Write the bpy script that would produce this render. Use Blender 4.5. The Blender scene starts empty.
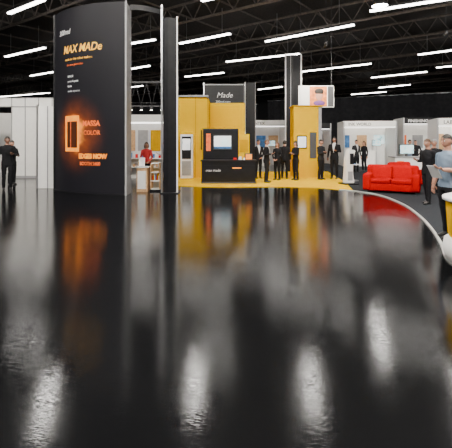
import bpy, bmesh, math, random
from mathutils import Vector, Matrix
random.seed(7)
scene=bpy.context.scene
COL=scene.collection

# ---------------------------------------------------------------- materials
_M={}
def mat(name,color,rough=0.6,metal=0.0,emit=0.0,var=0.08,nscale=6.0,bump=0.0,spec=0.5,coat=0.0):
    if name in _M: return _M[name]
    m=bpy.data.materials.new(name); m.use_nodes=True
    nt=m.node_tree; b=nt.nodes['Principled BSDF']
    tc=nt.nodes.new('ShaderNodeTexCoord'); n=nt.nodes.new('ShaderNodeTexNoise')
    n.inputs['Scale'].default_value=nscale; n.inputs['Detail'].default_value=4
    nt.links.new(tc.outputs['Object'],n.inputs['Vector'])
    r=nt.nodes.new('ShaderNodeValToRGB')
    c=color
    r.color_ramp.elements[0].position=.3; r.color_ramp.elements[1].position=.7
    r.color_ramp.elements[0].color=(c[0]*(1-var),c[1]*(1-var),c[2]*(1-var),1)
    r.color_ramp.elements[1].color=(min(1,c[0]*(1+var)),min(1,c[1]*(1+var)),min(1,c[2]*(1+var)),1)
    nt.links.new(n.outputs['Fac'],r.inputs['Fac']); nt.links.new(r.outputs['Color'],b.inputs['Base Color'])
    b.inputs['Roughness'].default_value=rough; b.inputs['Metallic'].default_value=metal
    b.inputs['Specular IOR Level'].default_value=spec
    if coat: b.inputs['Coat Weight'].default_value=coat
    if emit:
        nt.links.new(r.outputs['Color'],b.inputs['Emission Color']); b.inputs['Emission Strength'].default_value=emit
    if bump:
        bp=nt.nodes.new('ShaderNodeBump'); bp.inputs['Strength'].default_value=bump
        nt.links.new(n.outputs['Fac'],bp.inputs['Height']); nt.links.new(bp.outputs['Normal'],b.inputs['Normal'])
    _M[name]=m; return m

WHITE=mat('white_laminate',(.84,.83,.81),.45,var=.03)
OFFW=mat('panel_white',(.70,.70,.70),.6,var=.05)
GREY=mat('panel_grey',(.32,.32,.33),.55)
DGREY=mat('dark_grey',(.06,.06,.065),.5)
BLACK=mat('black_laminate',(.010,.010,.012),.4,var=.2,spec=.3)
ALU=mat('aluminium',(.6,.6,.62),.3,metal=.9)
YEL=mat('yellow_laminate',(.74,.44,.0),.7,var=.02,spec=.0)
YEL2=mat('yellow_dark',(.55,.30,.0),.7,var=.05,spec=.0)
RED=mat('red_upholstery',(.45,.001,.003),.8,var=.1,bump=.05,nscale=30,spec=.05)
REDP=mat('red_print',(.6,.01,.01),.5,spec=.1)
GOLD=mat('glow_gold_print',(.95,.42,.04),.5,emit=.6,var=.3,nscale=6)  # print with emission added so it glows, though no lamp
ORG=mat('glow_orange_print',(1.0,.25,.01),.5,emit=1.3,var=.3,nscale=5)  # strongest of the self-glowing prints, not a light source
ORGD=mat('glow_orange_dark_print',(.8,.13,.02),.5,emit=.45,var=.4,nscale=9)  # dimmer orange print, also given some glow
WTXT=mat('glow_white_print',(.7,.7,.7),.5,emit=.15)  # white lettering with slight glow put into the colour
WOOD=mat('beech_wood',(.60,.36,.18),.5,var=.2,nscale=14)
SCR=mat('screen_lit',(.45,.65,.8),.2,emit=1.2,var=.6,nscale=5)
SCRW=mat('screen_white',(.8,.85,.9),.2,emit=1.0,var=.3,nscale=8)
BLUEP=mat('blue_print',(.05,.2,.5),.5,var=.4)
LAMP=mat('lamp_tube',(1,.96,.9),.4,emit=16,var=0.0)
LAMP_ADDED=mat('added_lamp_tube',(1,.95,.87),.4,emit=200,var=0.0)  # tube of the unseen strips added to brighten the booths
BAY=mat('bay_lamp_lens',(1,.96,.9),.4,emit=80,var=0.0)
SPOTL=mat('spot_lens',(1,.9,.75),.4,emit=25,var=0.0)
LEDE=mat('led_strip',(1,.97,.92),.4,emit=4,var=0.0)
SUIT=mat('suit_black',(.010,.010,.012),.8,var=.2,nscale=20,spec=.2)
SUIT2=mat('suit_charcoal',(.022,.022,.026),.8,var=.2,nscale=20,spec=.2)
TROU=mat('trouser_black',(.010,.010,.012),.85,var=.2,spec=.2)
JEAN=mat('trouser_navy',(.03,.04,.07),.85,var=.2)
SHOE=mat('shoe_black',(.012,.011,.011),.3)
SHIRTB=mat('shirt_blue',(.16,.22,.30),.8,var=.1)
SHIRTW=mat('shirt_white',(.6,.6,.6),.8,var=.05)
SHIRTR=mat('shirt_red',(.6,.03,.03),.8,var=.05)
SKIN=mat('skin',(.48,.24,.16),.5,var=.06)
SKIN2=mat('skin_tan',(.34,.17,.11),.5,var=.06)
LIP=mat('lips',(.42,.15,.12),.5)
EYEW=mat('eye_white',(.8,.8,.8),.3); EYED=mat('eye_dark',(.03,.02,.015),.2)
HAIRB=mat('hair_dark',(.02,.014,.01),.6,var=.4,nscale=60)
HAIRL=mat('hair_brown',(.10,.05,.025),.6,var=.4,nscale=60)
HAIRG=mat('hair_grey',(.25,.24,.23),.6,var=.3,nscale=60)
TRUSS=mat('truss_steel',(.20,.17,.155),.6,metal=.1,var=.3)
FABRIC=mat('drape_black',(.022,.022,.026),.9,var=.3,nscale=3)

# ---------------------------------------------------------------- builder
class B:
    def __init__(s): s.bm=bmesh.new(); s.mats=[]
    def mi(s,m):
        if m not in s.mats: s.mats.append(m)
        return s.mats.index(m)
    def add(s,t,m,smooth=False,fn=None):
        i=s.mi(m)
        for f in t.faces: f.material_index=i; f.smooth=smooth
        if fn:
            for v in t.verts: v.co=fn(v.co)
        me=bpy.data.meshes.new('tmp'); t.to_mesh(me); t.free(); s.bm.from_mesh(me); bpy.data.meshes.remove(me)
    def box(s,x0,x1,y0,y1,z0,z1,m,bev=0.0,seg=2,rot=0,rx=0,ry=0,smooth=False):
        t=bmesh.new(); bmesh.ops.create_cube(t,size=1)
        bmesh.ops.scale(t,vec=(abs(x1-x0),abs(y1-y0),abs(z1-z0)),verts=t.verts)
        if bev: bmesh.ops.bevel(t,geom=t.edges[:]+t.verts[:],offset=bev,segments=seg,affect='EDGES',profile=.5)
        M=Matrix.Translation(((x0+x1)/2,(y0+y1)/2,(z0+z1)/2))@Matrix.Rotation(rot,4,'Z')@Matrix.Rotation(rx,4,'X')@Matrix.Rotation(ry,4,'Y')
        t.transform(M); s.add(t,m,smooth)
    def cyl(s,x,y,z0,z1,r0,r1,m,seg=24,smooth=True):
        t=bmesh.new(); bmesh.ops.create_cone(t,cap_ends=True,segments=seg,radius1=r0,radius2=r1,depth=z1-z0)
        t.transform(Matrix.Translation((x,y,(z0+z1)/2))); s.add(t,m,False)
    def ell(s,c,r,m,u=16,v=10,rot=None,fn=None):
        t=bmesh.new(); bmesh.ops.create_uvsphere(t,u_segments=u,v_segments=v,radius=1)
        M=Matrix.Translation(c)@(rot.to_4x4() if rot else Matrix.Identity(4))@Matrix.Diagonal((r[0],r[1],r[2],1))
        if fn:
            for q in t.verts: q.co=fn(q.co)
        t.transform(M); s.add(t,m,True)
    def tube(s,pts,rad,m,seg=10,smooth=True):
        t=bmesh.new(); rings=[]
        P=[Vector(p) for p in pts]
        prev=None
        for i,p in enumerate(P):
            d=(P[min(i+1,len(P)-1)]-P[max(i-1,0)]).normalized()
            ref=Vector((1,0,0)) if abs(d.x)<.8 else Vector((0,1,0))
            a=(ref-d*ref.dot(d)).normalized() if prev is None else (prev-d*prev.dot(d)).normalized()
            prev=a; b=d.cross(a)
            r=rad[i]; ra,rb=(r if isinstance(r,tuple) else (r,r))
            rings.append([t.verts.new(p+a*ra*math.cos(k*2*math.pi/seg)+b*rb*math.sin(k*2*math.pi/seg)) for k in range(seg)])
        for i in range(len(rings)-1):
            for k in range(seg):
                t.faces.new((rings[i][k],rings[i][(k+1)%seg],rings[i+1][(k+1)%seg],rings[i+1][k]))
        t.faces.new(rings[0][::-1]); t.faces.new(rings[-1])
        bmesh.ops.recalc_face_normals(t,faces=t.faces)
        s.add(t,m,smooth)
    def lathe(s,prof,m,x=0,y=0,seg=40,a0=0,a1=2*math.pi):
        t=bmesh.new(); full=abs(a1-a0-2*math.pi)<1e-4
        n=seg if full else seg+1; rings=[]
        for r,z in prof:
            rings.append([t.verts.new((x+r*math.cos(a0+(a1-a0)*k/seg),y+r*math.sin(a0+(a1-a0)*k/seg),z)) for k in range(n)])
        for i in range(len(rings)-1):
            for k in range(seg):
                k2=(k+1)%n
                t.faces.new((rings[i][k],rings[i][k2],rings[i+1][k2],rings[i+1][k]))
        s.add(t,m,True)
    def prism(s,outline,z0,z1,m,bev=0):
        t=bmesh.new(); a=[t.verts.new((p[0],p[1],z0)) for p in outline]; b=[t.verts.new((p[0],p[1],z1)) for p in outline]
        n=len(a)
        t.faces.new(a[::-1]); t.faces.new(b)
        for i in range(n): t.faces.new((a[i],a[(i+1)%n],b[(i+1)%n],b[i]))
        bmesh.ops.recalc_face_normals(t,faces=t.faces)
        s.add(t,m)
    def text(s,body,size,m,fn,shear=0,bold=0.0,align='LEFT',ext=.004):
        cu=bpy.data.curves.new('txt','FONT'); cu.body=body; cu.size=size; cu.shear=shear; cu.offset=bold; cu.extrude=ext
        cu.align_x=align; cu.resolution_u=3
        o=bpy.data.objects.new('txt',cu); COL.objects.link(o)
        dg=bpy.context.evaluated_depsgraph_get(); me=bpy.data.meshes.new_from_object(o.evaluated_get(dg))
        bpy.data.objects.remove(o)
        t=bmesh.new(); t.from_mesh(me); bpy.data.meshes.remove(me)
        s.add(t,m,False,fn)
    def finish(s,name,loc=(0,0,0),rot=0):
        me=bpy.data.meshes.new(name+'_mesh'); s.bm.to_mesh(me); s.bm.free()
        for m in s.mats: me.materials.append(m)
        o=bpy.data.objects.new(name,me); COL.objects.link(o); o.location=loc; o.rotation_euler=(0,0,rot)
        return o
def flat(x0,y,z0,sx=1):   # text upright on a plane facing -Y
    return lambda c: Vector((x0+c.x*sx,y-c.z,z0+c.y))

# ---------------------------------------------------------------- floor shader
def floor_mat():
    m=bpy.data.materials.new('polished_black_floor'); m.use_nodes=True; nt=m.node_tree; b=nt.nodes['Principled BSDF']
    tc=nt.nodes.new('ShaderNodeTexCoord')
    n=nt.nodes.new('ShaderNodeTexNoise'); n.inputs['Scale'].default_value=.5; n.inputs['Detail'].default_value=3
    nt.links.new(tc.outputs['Object'],n.inputs['Vector'])
    mr=nt.nodes.new('ShaderNodeMapRange'); mr.inputs[1].default_value=.3; mr.inputs[2].default_value=.7; mr.inputs[3].default_value=.09; mr.inputs[4].default_value=.15
    nt.links.new(n.outputs['Fac'],mr.inputs[0]); nt.links.new(mr.outputs[0],b.inputs['Roughness'])
    # broad unevenness of the laid floor
    n2=nt.nodes.new('ShaderNodeTexNoise'); n2.inputs['Scale'].default_value=1.0; n2.inputs['Detail'].default_value=1
    nt.links.new(tc.outputs['Object'],n2.inputs['Vector'])
    bp=nt.nodes.new('ShaderNodeBump'); bp.inputs['Strength'].default_value=.08; bp.inputs['Distance'].default_value=.02
    nt.links.new(n2.outputs['Fac'],bp.inputs['Height'])
    # very fine brushing across the sheet
    mp=nt.nodes.new('ShaderNodeMapping'); mp.inputs['Scale'].default_value=(30,170,1)
    nt.links.new(tc.outputs['Object'],mp.inputs[0])
    n3=nt.nodes.new('ShaderNodeTexNoise'); n3.inputs['Scale'].default_value=1; n3.inputs['Detail'].default_value=0
    nt.links.new(mp.outputs[0],n3.inputs['Vector'])
    bp2=nt.nodes.new('ShaderNodeBump'); bp2.inputs['Strength'].default_value=1; bp2.inputs['Distance'].default_value=.00032
    nt.links.new(n3.outputs['Fac'],bp2.inputs['Height']); nt.links.new(bp.outputs['Normal'],bp2.inputs['Normal'])
    nt.links.new(bp2.outputs['Normal'],b.inputs['Normal'])
    b.inputs['Base Color'].default_value=(.004,.0042,.0048,1); b.inputs['Specular IOR Level'].default_value=.5
    return m
FLOOR=floor_mat()

# ---------------------------------------------------------------- room shell
HX0,HX1,HY0,HY1,HZ=-45,50,-12,75,11
b=B(); b.box(HX0,HX1,HY0,HY1,-.2,0,FLOOR); b.finish('floor')
CEIL=mat('ceiling_deck',(.07,.062,.058),.8,var=.3)
WALLD=mat('hall_wall_dark',(.03,.03,.034),.8,var=.2)
b=B(); b.box(HX0,HX1,HY0,HY1,HZ,HZ+.2,CEIL)
b.finish('ceiling')
b=B(); b.box(HX0,HX1,HY1,HY1+.2,-.2,HZ+.2,WALLD); b.finish('wall_back')
b=B(); b.box(HX0,HX1,HY0-.2,HY0,-.2,HZ+.2,WALLD); b.finish('wall_front')
b=B(); b.box(HX0-.2,HX0,HY0,HY1,-.2,HZ+.2,WALLD); b.finish('wall_left')
b=B(); b.box(HX1,HX1+.2,HY0,HY1,-.2,HZ+.2,WALLD); b.finish('wall_right')

# roof trusses : rows along direction D, purlins across
D=Vector((.8,-.6,0)); N=Vector((.6,.8,0))
def beam(bb,p,q,w,m):
    bb.tube([p,q],[w,w],m,seg=4,smooth=False)
b=B()
def clipline(p,d):
    t0,t1=-200,200
    for k,(lo,hi) in enumerate(((HX0,HX1),(HY0,HY1))):
        if abs(d[k])<1e-6:
            if not lo<p[k]<hi: return None
            continue
        a=(lo-p[k])/d[k]; c=(hi-p[k])/d[k]
        if a>c: a,c=c,a
        t0=max(t0,a); t1=min(t1,c)
    return (t0,t1) if t1-t0>4 else None
for i in range(-6,14):
    base=N*(i*6.5)
    r=clipline(base,D)
    if not r: continue
    p=base+D*(r[0]+.5); q=base+D*(r[1]-.5)
    for z in (9.55,10.75): beam(b,(p.x,p.y,z),(q.x,q.y,z),.09,TRUSS)
    L=(q-p).length; k=int(L/1.6)
    for j in range(k):
        a=p+D*(j*L/k); c=p+D*((j+.5)*L/k); e=p+D*((j+1)*L/k)
        beam(b,(a.x,a.y,9.55),(c.x,c.y,10.75),.035,TRUSS); beam(b,(c.x,c.y,10.75),(e.x,e.y,9.55),.035,TRUSS)
for i in range(-16,20):
    base=D*(i*4)+N*20
    r=clipline(base,N)
    if not r: continue
    p=base+N*(r[0]+.5); q=base+N*(r[1]-.5)
    beam(b,(p.x,p.y,10.85),(q.x,q.y,10.85),.07,TRUSS)
b.finish('roof_truss')

# strip lamps (hall fixtures plus added unseen ones hung at z=9)
strips=[((-12.5,23),(-9.4,20.7)),((-19.2,34.8),(-14.2,31.4)),((-22,45),(-18.1,42.3)),((-37.5,66.4),(-26.8,60.8)),
((-7.7,30.4),(-5.1,28.9)),((-3.5,30.1),(.3,27.3)),((-10.2,41.1),(-7.4,38.9)),((0,37),(6.2,33.6)),((2.9,29.5),(8.1,25.2)),
((8,42.3),(13.8,37.9)),((16.8,46.3),(21.3,42.3)),((16.3,34),(20,30.8)),((8.1,22.6),(11.9,20.4)),((4.6,57),(7.6,54)),
((-4.7,45.6),(-.2,42.9)),((21,55),(24,52)),((21,40),(24,37.5)),((-1.3,20.9),(.4,19.9)),((19.7,63),(23.9,59.6)),((0,55),(3.4,51.5)),((-15,56),(-11,53)),((9,60),(12,57.5)),
((16,16),(19,13.8)),((-20,16),(-17,13.8))]
near=[((x,y),(x+3.2,y-2.4)) for (x,y) in [(-13,10.5),(-7,9),(-1.6,9),(4,9),(9.5,10.5),(-10,4),(-4,3.5),(2,3.5),(8,4),(-6,-2),(0,-2),(6,-2)]]  # added strips above and behind the camera, to light booth fronts
for j,(p,q) in enumerate(strips+near):
    p=Vector((p[0],p[1],0)); q=Vector((q[0],q[1],0)); c=(p+q)/2; L=(q-p).length; ang=math.atan2(q.y-p.y,q.x-p.x)
    bb=B(); bb.box(-L/2,L/2,-.14,.14,.07,.2,DGREY,.02); bb.box(-L/2+.03,L/2-.03,-.11,.11,-.02,.07,LAMP if j<len(strips) else LAMP_ADDED,.02)
    for sx in (-L*.35,L*.35): bb.box(sx-.015,sx+.015,-.015,.015,.2,1.9,ALU)
    bb.finish('hall_or_added_strip',(c.x,c.y,9),ang)
# round high bay lamps
for (x,y) in [(8.3,21.6),(-1.36,17.5),(3.7,17.3),(-7.3,16.2),(10,16.5)]:
    bb=B(); bb.lathe([(.08,.62),(.1,.45),(.2,.38),(.4,.02),(.42,-.02)],ALU); bb.cyl(0,0,-.0,.02,.38,.38,BAY)
    bb.cyl(0,0,.6,1.95,.03,.03,DGREY,8)
    bb.finish('high_bay_light',(x,y,9))
# added spotlights : made-up heads hung above the stands to brighten them, each carrying a spot lamp
def spot(loc,target,power,size=1.1,col=(1,.93,.8)):
    b=B(); loc=Vector(loc); d=(Vector(target)-loc).normalized()
    b.tube([-d*.22,-d*.1,d*.08],[.05,.09,.11],DGREY,12); b.tube([d*.081,d*.085],[.09,.09],SPOTL,12)
    b.tube([(0,0,.05),(0,0,9.5-loc.z)],[.012,.012],DGREY,6)
    o=b.finish('added_spotlight',loc)
    l=bpy.data.lights.new('added_spot_beam','SPOT'); l.energy=power; l.spot_size=size; l.spot_blend=.6; l.color=col; l.shadow_soft_size=.12
    lo=bpy.data.objects.new('added_spot_beam',l); COL.objects.link(lo); lo.parent=o; lo.location=d*.12
    lo.rotation_euler=d.to_track_quat('-Z','Y').to_euler()
spot((-1.6,12.2,7.2),(-1.5,18.4,2.2),500,col=(1,.93,.8))
spot((.6,12.8,7.2),(.3,18.5,1.4),500,col=(1,.93,.8))
spot((3.8,12.5,7.2),(3.8,18.6,1.6),600,col=(1,.93,.8))
spot((2.2,13.2,7.4),(2.6,16.2,0),400,1.3,col=(1,.93,.8))
spot((-8.5,11.5,7.4),(-8.5,18.4,2.0),1800,1.3)
spot((9,14,7.4),(11.5,20,1.5),2200,1.3)
spot((5,20,6.5),(5.5,27,1.5),1800,1.3)
spot((11,20,7.0),(11.5,26,1.5),2000,1.3)

# ---------------------------------------------------------------- carpets
edge=[(-2.0,15.1),(-1.0,14.8),(0.2,14.7),(1.3,14.8),(3.0,14.6),(4.1,13.8),(4.6,13.1),(4.82,12.2),(4.72,10.6),(4.36,9.0),(3.96,7.7),(3.55,6.6),(3.15,5.6),(3.2,4.6),(3.5,3.8)]
def smoothpts(P,n=6):
    out=[]
    for i in range(len(P)-1):
        p0=Vector(P[max(i-1,0)]);p1=Vector(P[i]);p2=Vector(P[i+1]);p3=Vector(P[min(i+2,len(P)-1)])
        for k in range(n):
            t=k/n
            out.append(.5*((2*p1)+(p2-p0)*t+(2*p0-5*p1+4*p2-p3)*t*t+(3*p1-p0-3*p2+p3)*t**3))
    out.append(Vector(P[-1])); return out
E=smoothpts(edge)
split=[i for i,p in enumerate(E) if p.x>4.3][0]
YC=mat('yellow_carpet_pile',(.86,.50,.0),.95,var=.06,nscale=40,bump=.1,spec=.0)
GC=mat('grey_carpet_pile',(.030,.033,.038),.95,var=.25,nscale=40,bump=.1,spec=.1)
EDG=mat('carpet_edge_trim',(.6,.6,.57),.35)
b=B(); b.prism([(p.x,p.y) for p in E[:split+1]]+[(4.9,16.5),(5.6,22),(-3.2,22),(-3.2,18),(-1.9,16.5)],.0,.02,YC); b.finish('floor_yellow_carpet')
b=B(); b.prism([(p.x,p.y) for p in E[split:]]+[(9,2.5),(22,8),(22,30),(6,30),(5.6,22),(4.9,16.5)],.0,.018,GC); b.finish('floor_grey_carpet')
b=B()
for i in range(split-3,len(E)-1):
    p,q=E[i],E[i+1]; d=(q-p).normalized(); n=Vector((-d.y,d.x))
    b.prism([(p.x-n.x*.02,p.y-n.y*.02),(q.x-n.x*.02,q.y-n.y*.02),(q.x+n.x*.02,q.y+n.y*.02),(p.x+n.x*.02,p.y+n.y*.02)],0,.025,EDG)
b.finish('trim_1')

# ---------------------------------------------------------------- banner tower
TL=Vector((-5.95,13.9)); TR=Vector((-3.12,12.45)); CH=TR-TL; TW=CH.length; TN=Vector((CH.y,-CH.x)).normalized()
if TN.y>0: TN=-TN
TH=6.05
def arc(u,off=0.0):
    t=u/TW; p=TL+CH*t+TN*(.36*4*t*(1-t)+off); return p
def tmap(u0,z0,sx=1):
    def f(c):
        u=u0+c.x*sx; p=arc(u,.006+max(0,c.z)); return Vector((p.x,p.y,z0+c.y))
    return f
def banner_mat():
    m=bpy.data.materials.new('glow_banner_print'); m.use_nodes=True; nt=m.node_tree; bs=nt.nodes['Principled BSDF']
    uv=nt.nodes.new('ShaderNodeUVMap')
    def blob(cx,cy,sx,sy,power):
        mp=nt.nodes.new('ShaderNodeMapping'); mp.vector_type='POINT'
        mp.inputs['Location'].default_value=(-cx/sx,-cy/sy,0); mp.inputs['Scale'].default_value=(1/sx,1/sy,1)
        nt.links.new(uv.outputs[0],mp.inputs[0])
        l=nt.nodes.new('ShaderNodeVectorMath'); l.operation='LENGTH'; nt.links.new(mp.outputs[0],l.inputs[0])
        r=nt.nodes.new('ShaderNodeMapRange'); r.interpolation_type='SMOOTHERSTEP'; r.inputs[1].default_value=0; r.inputs[2].default_value=1; r.inputs[3].default_value=power; r.inputs[4].default_value=0
        nt.links.new(l.outputs['Value'],r.inputs[0]); return r
    r1=blob(1.4,1.9,1.35,1.5,.55); r2=blob(1.3,2.0,.75,.95,.6)
    ad=nt.nodes.new('ShaderNodeMath'); ad.operation='ADD'; nt.links.new(r1.outputs[0],ad.inputs[0]); nt.links.new(r2.outputs[0],ad.inputs[1])
    n=nt.nodes.new('ShaderNodeTexNoise'); n.inputs['Scale'].default_value=2.5; nt.links.new(uv.outputs[0],n.inputs['Vector'])
    mu=nt.nodes.new('ShaderNodeMath'); mu.operation='MULTIPLY'; nt.links.new(ad.outputs[0],mu.inputs[0]); nt.links.new(n.outputs['Fac'],mu.inputs[1])
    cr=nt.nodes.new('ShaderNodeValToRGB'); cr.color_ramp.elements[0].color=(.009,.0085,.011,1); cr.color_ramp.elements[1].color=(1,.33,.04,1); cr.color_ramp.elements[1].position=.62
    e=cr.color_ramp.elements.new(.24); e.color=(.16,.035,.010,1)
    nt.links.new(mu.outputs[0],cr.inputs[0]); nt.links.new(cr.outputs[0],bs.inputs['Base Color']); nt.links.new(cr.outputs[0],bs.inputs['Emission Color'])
    bs.inputs['Emission Strength'].default_value=.6; bs.inputs['Roughness'].default_value=.5; bs.inputs['Specular IOR Level'].default_value=.2  # printed colours also emit, glow added to an unlit banner
    return m
b=B(); BAN=banner_mat(); mi=b.mi(BAN)
NS=28
uvl=b.bm.loops.layers.uv.new('UVMap')
cols=[]
for i in range(NS+1):
    u=TW*i/NS; p=arc(u); cols.append((u,b.bm.verts.new((p.x,p.y,0.05)),b.bm.verts.new((p.x,p.y,TH))))
for i in range(NS):
    u0,a,c=cols[i]; u1,a2,c2=cols[i+1]
    f=b.bm.faces.new((a,a2,c2,c)); f.material_index=mi; f.smooth=True
    for l,(uu,zz) in zip(f.loops,((u0,.05),(u1,.05),(u1,TH),(u0,TH))): l[uvl].uv=(uu,zz)
out=[(arc(TW*i/NS,-.02).x,arc(TW*i/NS,-.02).y) for i in range(NS+1)]
b.prism(out+[(TR.x+.02,TR.y+.65),(TL.x+.1,TL.y+.4)],0,TH-.02,mat('tower_side_grey',(.16,.16,.165),.5))
b.box(TR.x-.02,TR.x+.03,TR.y-.03,TR.y+.03,0,TH+.02,GREY); b.box(TL.x-.04,TL.x+.03,TL.y-.03,TL.y+.04,0,TH+.02,BLACK)
b.prism([(arc(TW*i/NS,.02).x,arc(TW*i/NS,.02).y) for i in range(NS+1)]+[(TR.x,TR.y+.3),(TL.x,TL.y+.3)],0,.05,BLACK)
# printed graphics, with a glow of their own added
b.text('200md',.24,WTXT,tmap(.45,5.22),shear=.25,bold=.004)
b.text('MAX MADe',.36,GOLD,tmap(.74,4.58,.92),shear=.25,bold=.006)
b.text('made for the colour makers',.11,GOLD,tmap(.85,4.34))
b.text('the new generation',.10,ORGD,tmap(.95,4.16))
for k,(tx,zz) in enumerate([('IMAGE',3.78),('press & print',3.62),('finish',3.46),('studio systems',3.30)]):
    b.text(tx,.10,WTXT,tmap(1.0,zz))
b.text('MASSA',.24,ORGD,tmap(1.72,2.18,.9),bold=.008)
b.text('COLOR',.20,ORGD,tmap(1.76,1.90,.9),bold=.006)
b.text('EDGES NOW',.20,ORG,tmap(1.55,1.15,.9),bold=.012)
b.text('BOOTH 2400',.15,ORGD,tmap(1.6,.93,.9),bold=.008)
def panel(u0,u1,z0,z1,m,off=.006):
    t=bmesh.new(); n=6; A=[];C=[]
    for i in range(n+1):
        p=arc(u0+(u1-u0)*i/n,off); A.append(t.verts.new((p.x,p.y,z0))); C.append(t.verts.new((p.x,p.y,z1)))
    for i in range(n): t.faces.new((A[i],A[i+1],C[i+1],C[i]))
    b.add(t,m)
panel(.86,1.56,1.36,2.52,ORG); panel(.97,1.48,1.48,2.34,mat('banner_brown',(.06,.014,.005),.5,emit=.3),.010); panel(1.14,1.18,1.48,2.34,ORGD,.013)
b.finish('banner_tower')

# slim tower + hung fascia
b=B()
b.prism([(-2.04,13.0),(-1.86,12.93),(-1.62,13.05),(-1.62,13.5),(-2.04,13.5)],0,5.7,BLACK)
b.box(-2.10,-2.05,12.9,13.0,0,6.1,ALU); b.box(-1.61,-1.57,13.0,13.08,0,5.75,WHITE)
b.box(-2.12,-1.54,12.85,13.6,0,.03,BLACK)
b.finish('banner_tower.001')
b=B()
fp=[]; 
for i in range(13):
    t=i/12; fp.append(Vector((-3.02+.9*t,12.55+.45*t-.22*4*t*(1-t)*.6)))
b.prism([(p.x,p.y) for p in fp]+[(p.x,p.y+.06) for p in reversed(fp)],5.82,5.98,BLACK)
b.finish('booth_fascia')

# white panel behind the tower
b=B()
b.box(-6.75,-5.98,14.35,14.42,0,2.95,WHITE,.01)
b.box(-6.80,-6.74,14.33,14.44,0,3.0,ALU)
b.box(-6.42,-6.38,14.34,14.36,0,2.95,GREY)
b.finish('partition_panel')

# left modular partition wall
b=B()
y=18.4
xs=[-9.85+i*.62 for i in range(6)]
for i in range(len(xs)-1):
    b.box(xs[i]+.02,xs[i+1]-.02,y,y+.05,.1,3.25,WHITE)
for x in xs: b.box(x-.02,x+.02,y-.02,y+.07,0,3.7,GREY)
b.box(-14,xs[-1]+.03,y-.01,y+.06,3.3,3.66,WHITE); b.box(-14,xs[-1]+.03,y-.02,y+.07,3.26,3.3,GREY); b.box(-14,xs[-1]+.03,y-.02,y+.07,3.66,3.7,ALU)
b.box(-11.6,-11.54,y-.02,y+.07,0,3.7,ALU)
for i in range(4): b.box(-14+i*.6,-13.45+i*.6,y,y+.05,.1,3.25,WHITE)
b.box(xs[0],xs[-1],y-.01,y+.06,0,.1,GREY)
b.box(-14,-7,21.5,21.56,0,3.2,WHITE); b.box(xs[-1],xs[-1]+.05,y,21.5,0,3.66,WHITE)
b.box(-11.2,-10.2,20.6,21.2,0,1.0,BLACK,.02); b.box(-11.1,-10.3,21.3,21.38,1.4,2.2,BLUEP,.01)
b.finish('partition_wall')

# ---------------------------------------------------------------- interior of tower booth
b=B()
b.box(-2.99,-2.62,13.35,13.75,0,.80,WOOD,.01); b.box(-3.0,-2.60,13.32,13.78,.80,.84,WHITE,.01)
b.box(-2.95,-2.68,13.335,13.35,.1,.7,WHITE); b.box(-2.92,-2.72,13.42,13.45,.84,1.15,WHITE,.01,rx=-.3)
b.box(-2.58,-2.2,13.5,13.95,0,.06,BLACK); b.box(-2.56,-2.53,13.5,13.95,.06,.95,WOOD); b.box(-2.26,-2.23,13.5,13.95,.06,.95,WOOD)
for z in (.06,.34,.62,.92): b.box(-2.56,-2.23,13.5,13.95,z,z+.03,WHITE)
for k in range(7): b.box(-2.5+k*.035,-2.475+k*.035,13.55,13.85,.37,.37+.15+.05*(k%3),[REDP,YEL2,OFFW,BLUEP][k%4])
b.finish('display_counter')
b=B()
b.box(-5.2,-2.3,18.3,18.4,0,2.9,OFFW); b.box(-5.2,-2.3,18.22,18.3,2.55,2.9,WHITE); b.box(-5.2,-2.3,18.2,18.22,2.50,2.55,LEDE)
for k in range(4):
    b.box(-4.6+k*.58,-4.15+k*.58,18.26,18.3,1.25,2.2,[WOOD,GREY,YEL2,SCRW][k])
for z in (.5,.9): b.box(-4.7,-2.4,17.95,18.3,z,z+.03,WHITE)
for k in range(16): b.box(-4.6+k*.13,-4.52+k*.13,18.0,18.2,.53 if k%2 else .93,(.53 if k%2 else .93)+.12+.06*(k%3),[REDP,YEL2,BLUEP,WOOD][k%4])
b.finish('display_wall')
b=B()  # overhead lighting bar on posts
b.box(-5.6,-3.2,22.05,22.2,4.9,5.0,DGREY); b.box(-5.6,-3.2,22.05,22.2,3.6,3.66,DGREY)
for k in range(8): b.tube([(-5.6+k*.3,22.12,3.66 if k%2 else 4.9),(-5.3+k*.3,22.12,4.9 if k%2 else 3.66)],[.015,.015],DGREY,6)
for x in (-5.5,-3.3): b.box(x-.05,x+.05,22.1,22.2,0,5.0,DGREY)
for k in range(4): b.cyl(-5.2+k*.55,21.98,3.4,3.6,.07,.1,DGREY,12); b.cyl(-5.2+k*.55,21.98,3.39,3.40,.06,.06,SPOTL,12)
b.finish('lighting_gantry')

# ---------------------------------------------------------------- yellow booth
b=B()
b.box(-2.25,-.88,18.4,18.6,0.02,3.72,YEL,.01)
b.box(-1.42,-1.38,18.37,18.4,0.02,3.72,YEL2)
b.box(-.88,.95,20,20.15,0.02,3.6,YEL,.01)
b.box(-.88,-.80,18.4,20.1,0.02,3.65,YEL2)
b.box(-2.3,-2.24,18.3,18.65,0.02,3.8,ALU); b.box(-2.3,-.82,18.3,18.6,3.72,3.8,GREY)
b.box(-2.05,-1.5,17.95,18.35,.02,2.0,WHITE,.01); b.box(-1.98,-1.57,17.93,17.95,.9,1.9,BLACK); b.box(-1.95,-1.6,17.92,17.93,1.3,1.8,SCRW)
b.box(-1.98,-1.57,17.93,17.95,.15,.8,GREY)
b.box(-1.15,-.95,18.33,18.4,1.3,2.2,BLACK)
b.finish('yellow_booth_wall')

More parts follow.
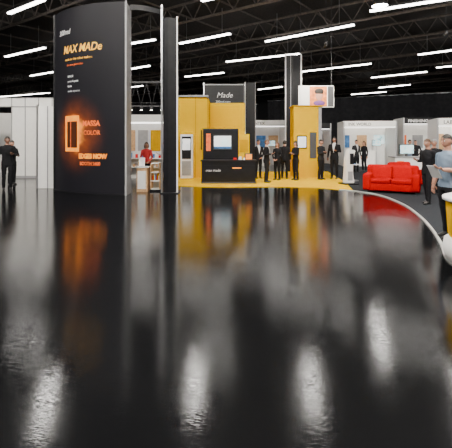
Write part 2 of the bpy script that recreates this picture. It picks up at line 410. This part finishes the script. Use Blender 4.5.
b=B()  # black kiosk counter with screen housing
b.box(-.98,1.18,15.75,16.5,.02,.10,DGREY); b.box(-.96,1.16,15.72,16.5,.10,.90,BLACK,.015); b.box(-1.0,1.2,15.68,16.54,.90,.95,BLACK,.01)
b.box(-.9,.1,15.705,15.72,.3,.75,BLACK); b.box(.2,1.1,15.705,15.72,.3,.75,BLACK)
b.text('max made',.14,WTXT,flat(-.8,15.70,.5),shear=.2); b.box(.25,.6,15.70,15.706,.62,.66,ORG)
b.box(-.95,.50,16.2,16.45,.95,2.2,BLACK,.02)
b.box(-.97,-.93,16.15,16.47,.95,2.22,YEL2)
b.box(-.52,.24,16.15,16.2,1.35,1.95,DGREY,.01); b.box(-.48,.2,16.14,16.15,1.40,1.90,SCRW)
b.box(-.48,.2,16.135,16.14,1.40,1.48,BLUEP); b.box(-.2,.1,16.132,16.14,1.55,1.8,SCR)
b.box(-.8,-.62,16.17,16.2,1.3,2.0,ORGD)
b.box(.52,.95,16.2,16.42,.95,1.98,YEL,.01); b.box(.56,.9,16.18,16.2,1.25,1.75,YEL2)
for k in range(4): b.box(.3+k*.2,.42+k*.2,15.85,15.98,.95,1.03+.05*(k%2),[REDP,WHITE,SCRW,ORG][k])
b.box(.75,1.05,15.8,16.05,.95,1.2,DGREY,.01); b.box(.78,1.02,15.79,15.8,.98,1.17,ORG)
b.finish('demo_kiosk')

b=B() # dark sign over the booth
b.box(-1.25,1.0,23,23.12,2.6,5.0,BLACK,.01); b.box(-1.3,-1.24,22.95,23.15,0.0,5.05,ALU); b.box(1.0,1.06,22.95,23.15,0,5.05,DGREY)
b.text('Made',.42,WTXT,flat(-.55,22.99,4.2),shear=.3); b.text('200md.com',.18,WTXT,flat(-.6,22.99,3.9))
b.box(-1.2,1.0,22.97,23.0,4.92,4.96,WTXT)
b.finish('hanging_banner')
b=B()
b.box(1.15,1.75,24,24.4,0,5.2,BLACK,.01); b.box(1.12,1.17,23.95,24.05,0,5.25,WHITE); b.box(1.74,1.78,23.95,24.05,0,5.25,GREY)
b.finish('banner_tower.002')
b=B()
b.prism([(3.6,24),(4.0,23.85),(4.5,24),(4.5,24.5),(3.6,24.5)],0,6.85,BLACK)
b.box(3.54,3.6,23.93,24.02,0,6.95,WHITE); b.box(4.46,4.54,23.9,24.0,0,6.9,WHITE); b.box(3.85,3.88,23.86,23.93,0,6.85,GREY)
b.finish('banner_tower.003')
b=B() # yellow tower
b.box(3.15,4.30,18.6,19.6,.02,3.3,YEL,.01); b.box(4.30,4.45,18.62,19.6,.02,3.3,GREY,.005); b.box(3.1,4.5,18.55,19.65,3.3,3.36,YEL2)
b.box(3.3,3.75,18.57,18.6,1.35,1.95,BLACK,.005); b.box(3.34,3.71,18.56,18.57,1.4,1.9,SCRW); 
b.box(3.9,4.2,18.58,18.6,.9,2.1,DGREY)
b.finish('yellow_tower')
# hanging sign with portrait
b=B()
b.box(3.98,5.95,22,22.06,3.55,4.75,WHITE,.01)
b.box(4.6,5.55,21.98,22,3.6,4.7,mat('portrait_orange',(.75,.2,.05),.5,var=.5,nscale=4))
b.ell((5.12,21.98,4.2),(.2,.02,.28),SKIN); b.ell((5.12,21.975,4.42),(.25,.02,.17),HAIRB); b.ell((5.12,21.97,3.78),(.32,.02,.15),mat('print_purple',(.15,.05,.2),.5))
b.box(5.6,5.9,21.98,22,3.6,4.7,DGREY)
for x in (4.1,5.8): b.box(x-.01,x+.01,22.02,22.04,4.75,9.5,DGREY)
b.finish('hanging_sign')

# white totem kiosk
b=B()
b.box(-.30,.30,-.28,.28,0,.05,BLACK,.02)
t=[(-.2,.05),(.2,.05),(.12,.5),(.16,1.0),(.24,1.32),(-.04,1.36),(-.14,1.0),(-.16,.5)]
tb=bmesh.new(); A=[tb.verts.new((x,-.12,z)) for x,z in t]; C=[tb.verts.new((x,.12,z)) for x,z in t]
tb.faces.new(A); tb.faces.new(C[::-1])
for i in range(len(t)): tb.faces.new((A[i],C[i],C[(i+1)%len(t)],A[(i+1)%len(t)]))
bmesh.ops.recalc_face_normals(tb,faces=tb.faces); bmesh.ops.bevel(tb,geom=tb.edges[:],offset=.02,segments=2,affect='EDGES')
b.add(tb,WHITE)
b.box(-.02,.14,-.15,-.12,.78,1.2,BLACK,.01); b.box(-.1,.1,-.13,-.12,.15,.5,GREY)
b.finish('info_totem',(4.78,15.6,.02),.25)
b=B(); b.cyl(0,0,.0,.03,.24,.24,ALU); b.cyl(0,0,.03,.68,.03,.03,ALU,12); b.cyl(0,0,.68,.71,.3,.3,WHITE,32); b.box(-.12,.1,-.08,.08,.71,.73,BLUEP)
b.finish('side_table',(5.35,16.9,.018))

# ---------------------------------------------------------------- red sofa
def sofa(name,loc,rot,w=1.75):
    b=B()
    h=w/2
    for sx in (-h+.12,h-.12):
        for sy in (-.34,.34): b.cyl(sx,sy,0,.08,.025,.03,DGREY,12)
    b.box(-h,h,-.42,.42,.07,.32,RED,.04,3,smooth=True)
    n=2; cw=(w-.44)/n
    for i in range(n): b.box(-h+.22+i*cw+.008,-h+.22+(i+1)*cw-.008,-.45,.2,.31,.46,RED,.045,4,smooth=True)
    b.box(-h+.05,h-.05,.18,.46,.2,.88,RED,.08,4,rx=-.12,smooth=True)
    for i in range(n): b.box(-h+.22+i*cw+.01,-h+.22+(i+1)*cw-.01,.08,.24,.42,.84,RED,.06,4,rx=-.16,smooth=True)
    for sg in (-1,1): b.box(sg*h-.12*sg-.12,sg*h-.12*sg+.12,-.46,.42,.08,.62,RED,.07,4,smooth=True)
    return b.finish(name,loc,rot)
sofa('red_sofa',(5.45,13.15,.018),math.radians(-28),1.7)
sofa('red_armchair',(6.75,15.0,.018),math.radians(20),1.05)

# right reception pod
b=B()
b.lathe([(0,0),(.50,0),(.52,.12),(.5,.12)],BLACK)
b.lathe([(.5,.12),(.60,.16),(.64,.30),(.62,.42),(.56,.46)],WHITE)
b.lathe([(.56,.46),(.575,.5),(.60,.88),(.60,.92)],YEL)
b.lathe([(.60,.92),(.64,.93),(.64,.97),(.60,.98),(0,.98)],WHITE)
b.box(-.15,.15,-.1,.12,.98,1.0,SHIRTW)
b.finish('reception_counter',(3.40,4.95,.018))

# ---------------------------------------------------------------- drapes
def drape(name,p,q,h,m):
    t=bmesh.new(); p=Vector(p);q=Vector(q); L=(q-p).length; d=(q-p)/L; n=Vector((-d.y,d.x)); k=int(L/.12); pr=None
    for i in range(k+1):
        u=L*i/k; o=.09*math.sin(u*5.5)+.05*math.sin(u*2.3+1); c=p+d*u+n*o
        a=t.verts.new((c.x,c.y,0)); e=t.verts.new((c.x,c.y,h))
        if pr: f=t.faces.new((pr[0],a,e,pr[1]))
        pr=(a,e)
    b=B(); b.add(t,m,True); b.tube([(p.x,p.y,h),(q.x,q.y,h)],[.04,.04],ALU,8)
    kk=int(L/4)
    for i in range(kk+1):
        c=p+d*(L*i/kk)+n*.22; b.tube([(c.x,c.y,0),(c.x,c.y,h)],[.035,.035],ALU,8)
    b.finish(name)
drape('drape_curtain',(5,48),(36,33),6.5,FABRIC)
drape('drape_curtain',(-26,46),(4,50),6.3,FABRIC)

# ---------------------------------------------------------------- background booths
def booth(x,y,w,d,h,rot,wall,head,title,kind=0):
    b=B()
    b.box(-w/2,w/2,d/2-.05,d/2,0,h,wall); b.box(-w/2,-w/2+.05,-d/2,d/2,0,h,wall); b.box(w/2-.05,w/2,-d/2,d/2,0,h,wall)
    b.box(-w/2,w/2,-d/2,-d/2+.06,h-.4,h,head)
    for x_ in (-w/2+.03,w/2-.03): b.box(x_-.04,x_+.04,-d/2-.02,-d/2+.07,0,h,ALU)
    b.text(title,.26,DGREY if head is not BLACK else WTXT,flat(-w/2+.3,-d/2-.003,h-.3),bold=.004)
    b.box(-w/2+.1,w/2-.1,-d/2+.1,-d/2+.16,h-.44,h-.4,LEDE)
    b.box(-w*.22,w*.12,-d/2+.3,-d/2+.8,0,1.0,WHITE,.02); b.box(-w*.24,w*.14,-d/2+.27,-d/2+.83,1.0,1.04,BLACK if kind%2 else WHITE)
    cols=[REDP,YEL2,BLUEP,ORGD,WOOD,GREY,SCR]
    for k in range(3):
        cx=-w/2+.5+k*(w-1)/2.0
        b.box(cx-.35,cx+.35,d/2-.1,d/2-.05,1.2,2.1,cols[(k*2+kind)%7],.01)
    b.box(w*.2,w*.42,d/2-.6,d/2-.1,0,1.5,cols[(kind+3)%7] if kind%2 else OFFW,.01)
    b.box(w*.16-.3,w*.16+.3,-d/2+.5,-d/2+.55,1.35,1.75,BLACK,.01); b.box(w*.16-.27,w*.16+.27,-d/2+.49,-d/2+.5,1.38,1.72,SCR)
    b.box(w*.16-.02,w*.16+.02,-d/2+.52,-d/2+.56,0,1.35,ALU)
    b.finish('exhibit_booth',(x,y,.02 if x>6 and y<30 else 0),rot)
booth(2.6,28,2.8,2.4,3.1,.05,WHITE,WHITE,'PRINTEX',0)
booth(6.2,30.5,3,2.4,3.0,0,OFFW,BLACK,'GRAPHICS',1)
booth(9.6,27.5,3.4,2.4,3.0,-.1,WHITE,WHITE,'INK WORLD',2)
booth(13.3,27,3.2,2.4,3.2,-.15,WHITE,BLACK,'FINISHING',3)
booth(13.2,22,3.4,2.2,2.9,-.25,WHITE,WHITE,'LABELS',4)
booth(18.5,27,4,2.4,3.3,-.2,WHITE,WHITE,'MEDIA',5)
booth(-4.5,30,3.5,2.4,3.1,.1,WHITE,WHITE,'PAPER',2)
booth(-8.5,27,3.4,2.4,3.1,.1,OFFW,WHITE,'DESIGN',3)
b=B() # long white low wall at right background
b.box(11.0,16.5,18.0,18.08,0.018,2.25,WHITE); 
for k in range(6): b.box(11+k*1.1-.03,11+k*1.1+.03,17.97,18.1,.018,2.3,ALU)
b.box(12.0,13.4,17.9,17.98,.9,1.7,REDP,.01); b.box(12.3,13.1,17.88,17.9,1.1,1.5,WHITE); b.box(11.1,11.8,17.9,17.98,1.3,1.9,SCR,.01)
b.finish('partition_wall.001')
b=B() # display desk behind sofa
b.box(7.6,9.0,18,18.6,.018,.95,WHITE,.02); b.box(7.55,9.05,17.95,18.65,.95,1.0,GREY,.01); b.box(7.9,8.6,18.25,18.3,1.1,1.55,BLACK,.01); b.box(7.94,8.56,18.24,18.25,1.13,1.52,SCR); b.box(8.2,8.3,18.27,18.35,1,1.12,DGREY)
b.box(7.7,8.0,17.98,18,.2,.8,ORGD)
b.finish('display_desk')

# ---------------------------------------------------------------- people
def seg_dist(p,a,b):
    ab=b-a; t=max(0,min(1,(p-a).dot(ab)/ab.length_squared)); return (p-(a+ab*t)).length,t
POSES={
 'down':((.25,.02,1.12),(.265,-.05,.87),(0,-.1,-1)),
 'crossed':((.25,-.05,1.13),(.02,-.215,1.17),(-1,-.05,.1)),
 'hold':((.25,.01,1.13),(.13,-.24,1.17),(-.25,-1,.35)),
 'pocket':((.29,.07,1.14),(.205,-.03,.93),(-.1,-.1,-1)),
 'clasp':((.26,-.02,1.12),(.09,-.17,.95),(-.7,-.4,-.5)),
 'phone':((.24,-.06,1.12),(.13,-.16,1.38),(-.1,-.2,1)),
 'behind':((.26,.06,1.13),(.09,.17,.97),(-1,.1,-.3)),
 'point':((.27,-.12,1.22),(.22,-.36,1.26),(-.1,-1,.1)),
}
def hand(b,w,d,side,skin,curl=.5):
    d=Vector(d).normalized(); ref=Vector((0,1,0)) if abs(d.y)<.7 else Vector((side,0,0))
    wv=(ref-d*ref.dot(d)).normalized()      # across the palm
    n=d.cross(wv).normalized()
    if n.x*side>0: n=-n
    w=Vector(w)
    b.tube([w-d*.03,w+d*.02,w+d*.05,w+d*.09],[(.026,.022),(.032,.018),(.04,.016),(.038,.013)],skin,8)
    for k,(o,L) in enumerate(((-.029,.068),(-.010,.077),(.010,.072),(.028,.056))):
        a=w+d*.083+wv*(-o); c1=a+d*L*.4+n*L*.1*curl; c2=c1+d*L*.32+n*L*.3*curl; c3=c2+d*L*.2+n*L*.4*curl
        b.tube([a,c1,c2,c3],[.009,.0088,.008,.0055],skin,6)
    a=w+d*.025+wv*.032; c1=a+wv*.028+d*.025+n*.008; c2=c1+d*.03+wv*.006+n*.008
    b.tube([a,c1,c2],[.013,.011,.007],skin,6)
def person(name,x,y,rot,h=1.75,pose=('down','down'),top=SUIT,pants=TROU,skin=SKIN,hair=HAIRB,hairlen=0,female=False,shirt=None,sleeve=True,turn=0.0,stride=0.0,stance=.0,z=0.018,lean=0,prop=None):
    fw=.9 if female else 1.0
    T=B()
    torso=[(.80,.172,.118,.01),(.90,.176,.125,.01),(1.0,.160 if not female else .145,.112,0),(1.10,.158 if not female else .132,.105,-.005),(1.22,.178 if not female else .15,.118,-.012),(1.33,.192*fw,.120,-.005),(1.40,.178*fw,.102,.0),(1.445,.12,.085,.005),(1.48,.066,.068,.005),(1.52,.056,.058,0),(1.58,.05,.055,-.005)]
    T.tube([(0,c,zz) for zz,_,_,c in torso],[(rx,ry) for _,rx,ry,_ in torso],top,20)
    segs=[]; sh={}
    for sg in (-1,1):
        st=stride*sg
        hip=Vector((sg*.088,0,.90)); kn=Vector((sg*(.098+stance*.4),-.02-st*.5,.49)); an=Vector((sg*(.105+stance),.02-st,.085))
        T.tube([hip+Vector((0,0,.02)),hip*.5+kn*.5+Vector((0,-.005,0)),kn,kn*.5+an*.5+Vector((0,.012,0)),an],[(.093,.10),(.082,.088),(.062,.066),(.058,.066),(.05,.058)],pants,14)
        f=an+Vector((0,0,-.05))
        T.tube([f+Vector((0,.065,.0)),f+Vector((0,.03,.01)),f+Vector((0,-.05,.005)),f+Vector((0,-.13,-.008)),f+Vector((0,-.185,-.018))],[(.028,.028),(.040,.044),(.044,.04),(.045,.027),(.028,.015)],SHOE,12)
        ps=POSES[pose[0 if sg<0 else 1]]
        s0=Vector((sg*.185*fw,0,1.395)); el=Vector((sg*ps[0][0]*fw,ps[0][1],ps[0][2])); wr=Vector((sg*ps[1][0],ps[1][1]-(.03 if (sg>0 and pose[1]=='crossed') else 0),ps[1][2]+(.05 if (sg>0 and pose[1]=='crossed') else 0)))
        T.tube([s0+Vector((-sg*.05,0,.01)),s0,s0*.6+el*.4,el,el*.45+wr*.55,wr],[.05,.062*fw,.054*fw,.046*fw,.042*fw,.033*fw],top,12)
        segs.append((el,wr)); sh[sg]=(wr,Vector((sg*ps[2][0],ps[2][1],ps[2][2])))
    tmp=T.finish('tmpbody')
    rm=tmp.modifiers.new('r','REMESH'); rm.mode='VOXEL'; rm.voxel_size=.014; rm.use_smooth_shade=True
    sm=tmp.modifiers.new('s','SMOOTH'); sm.iterations=3; sm.factor=.5
    dg=bpy.context.evaluated_depsgraph_get(); me=bpy.data.meshes.new_from_object(tmp.evaluated_get(dg))
    bpy.data.objects.remove(tmp)
    b=B(); b.bm.from_mesh(me); bpy.data.meshes.remove(me)
    for v in b.bm.verts:
        c=v.co
        if .1<c.z<1.4:
            k=.0035*math.sin(c.z*38+c.x*22)*math.sin(c.z*13+c.y*30+x*3)
            v.co=c+v.normal*k
    it,ip,iskin,ish=b.mi(top),b.mi(pants),b.mi(skin),b.mi(SHOE)
    ishirt=b.mi(shirt) if shirt else it
    for f in b.bm.faces:
        c=f.calc_center_median(); f.smooth=True
        da=[seg_dist(c,*s) for s in segs]; near=min(q[0] for q in da)
        if near<.062 and (c.z>.8): 
            q=min(da,key=lambda t:t[0]); f.material_index = it if (sleeve or q[1]<.12) else iskin
        elif c.z<.085: f.material_index=ish
        elif c.z<.865: f.material_index=ip
        elif c.z>1.475 and abs(c.x)<.1: f.material_index=iskin
        elif shirt and c.y<-.03 and c.z>1.1 and abs(c.x)<.065*(c.z-1.1)/.33: f.material_index=ishirt
        else: f.material_index=it
    for sg in (-1,1):
        if pose[0 if sg<0 else 1] not in('pocket',): hand(b,sh[sg][0],sh[sg][1],sg,skin)
    R=Matrix.Rotation(turn,3,'Z'); hc=Vector((0,-.018,1.632))
    def hf(c):
        x_,y_,z_=c
        if z_<0:
            x_*=1-.34*(-z_)**1.4; 
            if y_>0: y_*=1-.5*(-z_)
            else: y_*=1-.08*(-z_)
        return Vector((x_,y_,z_))
    b.ell(hc,(.076,.097,.118),skin,20,16,R,hf)
    def HP(v): return hc+R@Vector(v)
    b.tube([HP((0,-.088,.018)),HP((0,-.102,-.008)),HP((0,-.112,-.026)),HP((0,-.094,-.034))],[.008,.011,.015,.009],skin,8)
    for sg in (-1,1):
        b.ell(HP((sg*.030,-.083,.006)),(.015,.011,.009),EYEW,10,8,R); b.ell(HP((sg*.030,-.092,.006)),(.007,.004,.007),EYED,8,6,R)
        b.tube([HP((sg*.046,-.082,.024)),HP((sg*.03,-.093,.029)),HP((sg*.014,-.094,.025))],[.003,.0045,.003],hair,6)
        b.ell(HP((sg*.076,.006,-.004)),(.010,.018,.030),skin,10,8,R)
    b.tube([HP((-.026,-.083,-.056)),HP((0,-.096,-.054)),HP((.026,-.083,-.056))],[.004,.007,.004],LIP,6)
    t=bmesh.new(); bmesh.ops.create_uvsphere(t,u_segments=24,v_segments=18,radius=1)
    dl=[f for f in t.faces if not ((f.calc_center_median().z>.42 and f.calc_center_median().y>-.88) or (f.calc_center_median().y>-.05 and f.calc_center_median().z>-.5-.2*(hairlen>0) and not(abs(f.calc_center_median().x)>.85 and f.calc_center_median().z<.1 and hairlen==0 and f.calc_center_median().y<.2)))]
    bmesh.ops.delete(t,geom=dl,context='FACES')
    for v in t.verts:
        c=hf(v.co.copy()); k=1.09+.015*math.sin(c.x*25+c.y*18); v.co=Vector((c.x*.078*k,c.y*.098*k+.003,c.z*.118*k))
    t.transform(Matrix.Translation(hc)@R.to_4x4())
    b.add(t,hair,True)
    if hairlen>0:
        b.tube([HP((0,.045,.05)),HP((0,.06,-.03)),HP((0,.07,-.03-hairlen*.5)),HP((0,.065,-.03-hairlen))],[(.08,.06),(.088,.052),(.085,.04),(.05,.02)],hair,14)
        for sg in (-1,1): b.tube([HP((sg*.06,.0,.06)),HP((sg*.083,.01,-.01)),HP((sg*.08,.015,-.09)),HP((sg*.065,.03,-.05-hairlen*.7))],[.022,.022,.022,.012],hair,8)
    if shirt: b.lathe([(.066,1.455),(.072,1.50),(.066,1.505)],shirt,0,0.0,16)
    if prop=='paper': 
        w=(sh[-1][0]+sh[1][0])/2; b.box(-.11,.11,w.y-.13,w.y-.122,w.z-.02,w.z+.22,SHIRTW,rx=.5)
    s=h/1.75
    for v in b.bm.verts:
        v.co=v.co*s
    zmin=min(v.co.z for v in b.bm.verts)
    for v in b.bm.verts: v.co.z-=zmin
    o=b.finish(name,(x,y,z),rot)
    return o
r=math.radians
Y=.02
person('man',1.45,18.0,r(20),1.74,('down','clasp'),z=Y,hair=HAIRB,shirt=SHIRTW)
person('man',1.65,16.25,r(70),1.74,('hold','down'),z=Y,hair=HAIRL,shirt=SHIRTW)
person('woman',2.22,17.3,r(-40),1.64,('clasp','clasp'),z=Y,hair=HAIRL,hairlen=.18,female=True,shirt=None)
person('man',2.62,17.9,r(160),1.72,('down','pocket'),z=Y,hair=HAIRB)
person('woman',3.0,17.2,r(-60),1.68,('crossed','crossed'),z=Y,hair=HAIRB,hairlen=.15,female=True)
person('man',4.15,17.5,r(40),1.75,('crossed','crossed'),z=Y,shirt=None,top=SUIT2)
person('man',4.85,17.9,r(-30),1.86,('down','hold'),z=Y,skin=SKIN2,top=SUIT,shirt=SHIRTW)
person('man',5.42,10.75,r(-70),1.74,('hold','pocket'),shirt=None,top=SUIT,hair=HAIRL,stride=.10)
person('man',6.45,12.4,r(-20),1.74,('down','down'),shirt=None,hair=HAIRG)
person('man',3.88,7.0,r(-75),1.80,('down','hold'),top=SHIRTB,sleeve=False,skin=SKIN,stride=.06,prop='paper')
person('man',-7.6,13.9,r(30),1.86,('down','hold'),z=0,skin=SKIN2,shirt=None)
person('man',-8.35,15.6,r(60),1.72,('crossed','crossed'),z=0)
person('woman',-3.1,15.6,r(10),1.66,('clasp','clasp'),z=0,top=SHIRTR,hair=HAIRL,hairlen=.12,female=True)
person('man',-2.45,16.3,r(-60),1.74,('hold','down'),z=0,top=SHIRTW,pants=JEAN)
person('man',7.0,21.5,r(20),1.75,('down','down'),top=SUIT2,shirt=SHIRTW)
person('woman',7.7,22.3,r(-60),1.68,('hold','down'),hairlen=.2,female=True,hair=HAIRL,top=SUIT)
person('man',10.0,21.8,r(40),1.76,('crossed','crossed'),top=SHIRTB,pants=JEAN)
person('man',10.8,22.8,r(-40),1.74,('down','pocket'),top=SUIT)
person('man',1.0,22.0,r(0),1.75,('down','down'),z=0,top=SUIT2,shirt=SHIRTW)
person('man',4.9,25.5,r(60),1.78,('hold','hold'),z=0,top=SHIRTW,pants=JEAN)
person('man',9.3,15.5,r(110),1.78,('down','pocket'),top=SUIT)

w=bpy.data.worlds.new('hall_ambient'); scene.world=w; w.use_nodes=True
w.node_tree.nodes['Background'].inputs[0].default_value=(.05,.05,.055,1); w.node_tree.nodes['Background'].inputs[1].default_value=1

# ---------------------------------------------------------------- camera
cam=bpy.data.cameras.new('camera'); co=bpy.data.objects.new('camera',cam); COL.objects.link(co)
co.location=(0,0,1.7); co.rotation_euler=(math.radians(90),0,0)
cam.sensor_fit='HORIZONTAL'; cam.sensor_width=36; cam.lens=36*400/452
cam.shift_y=-(224-141)/452
cam.clip_end=300
scene.camera=co
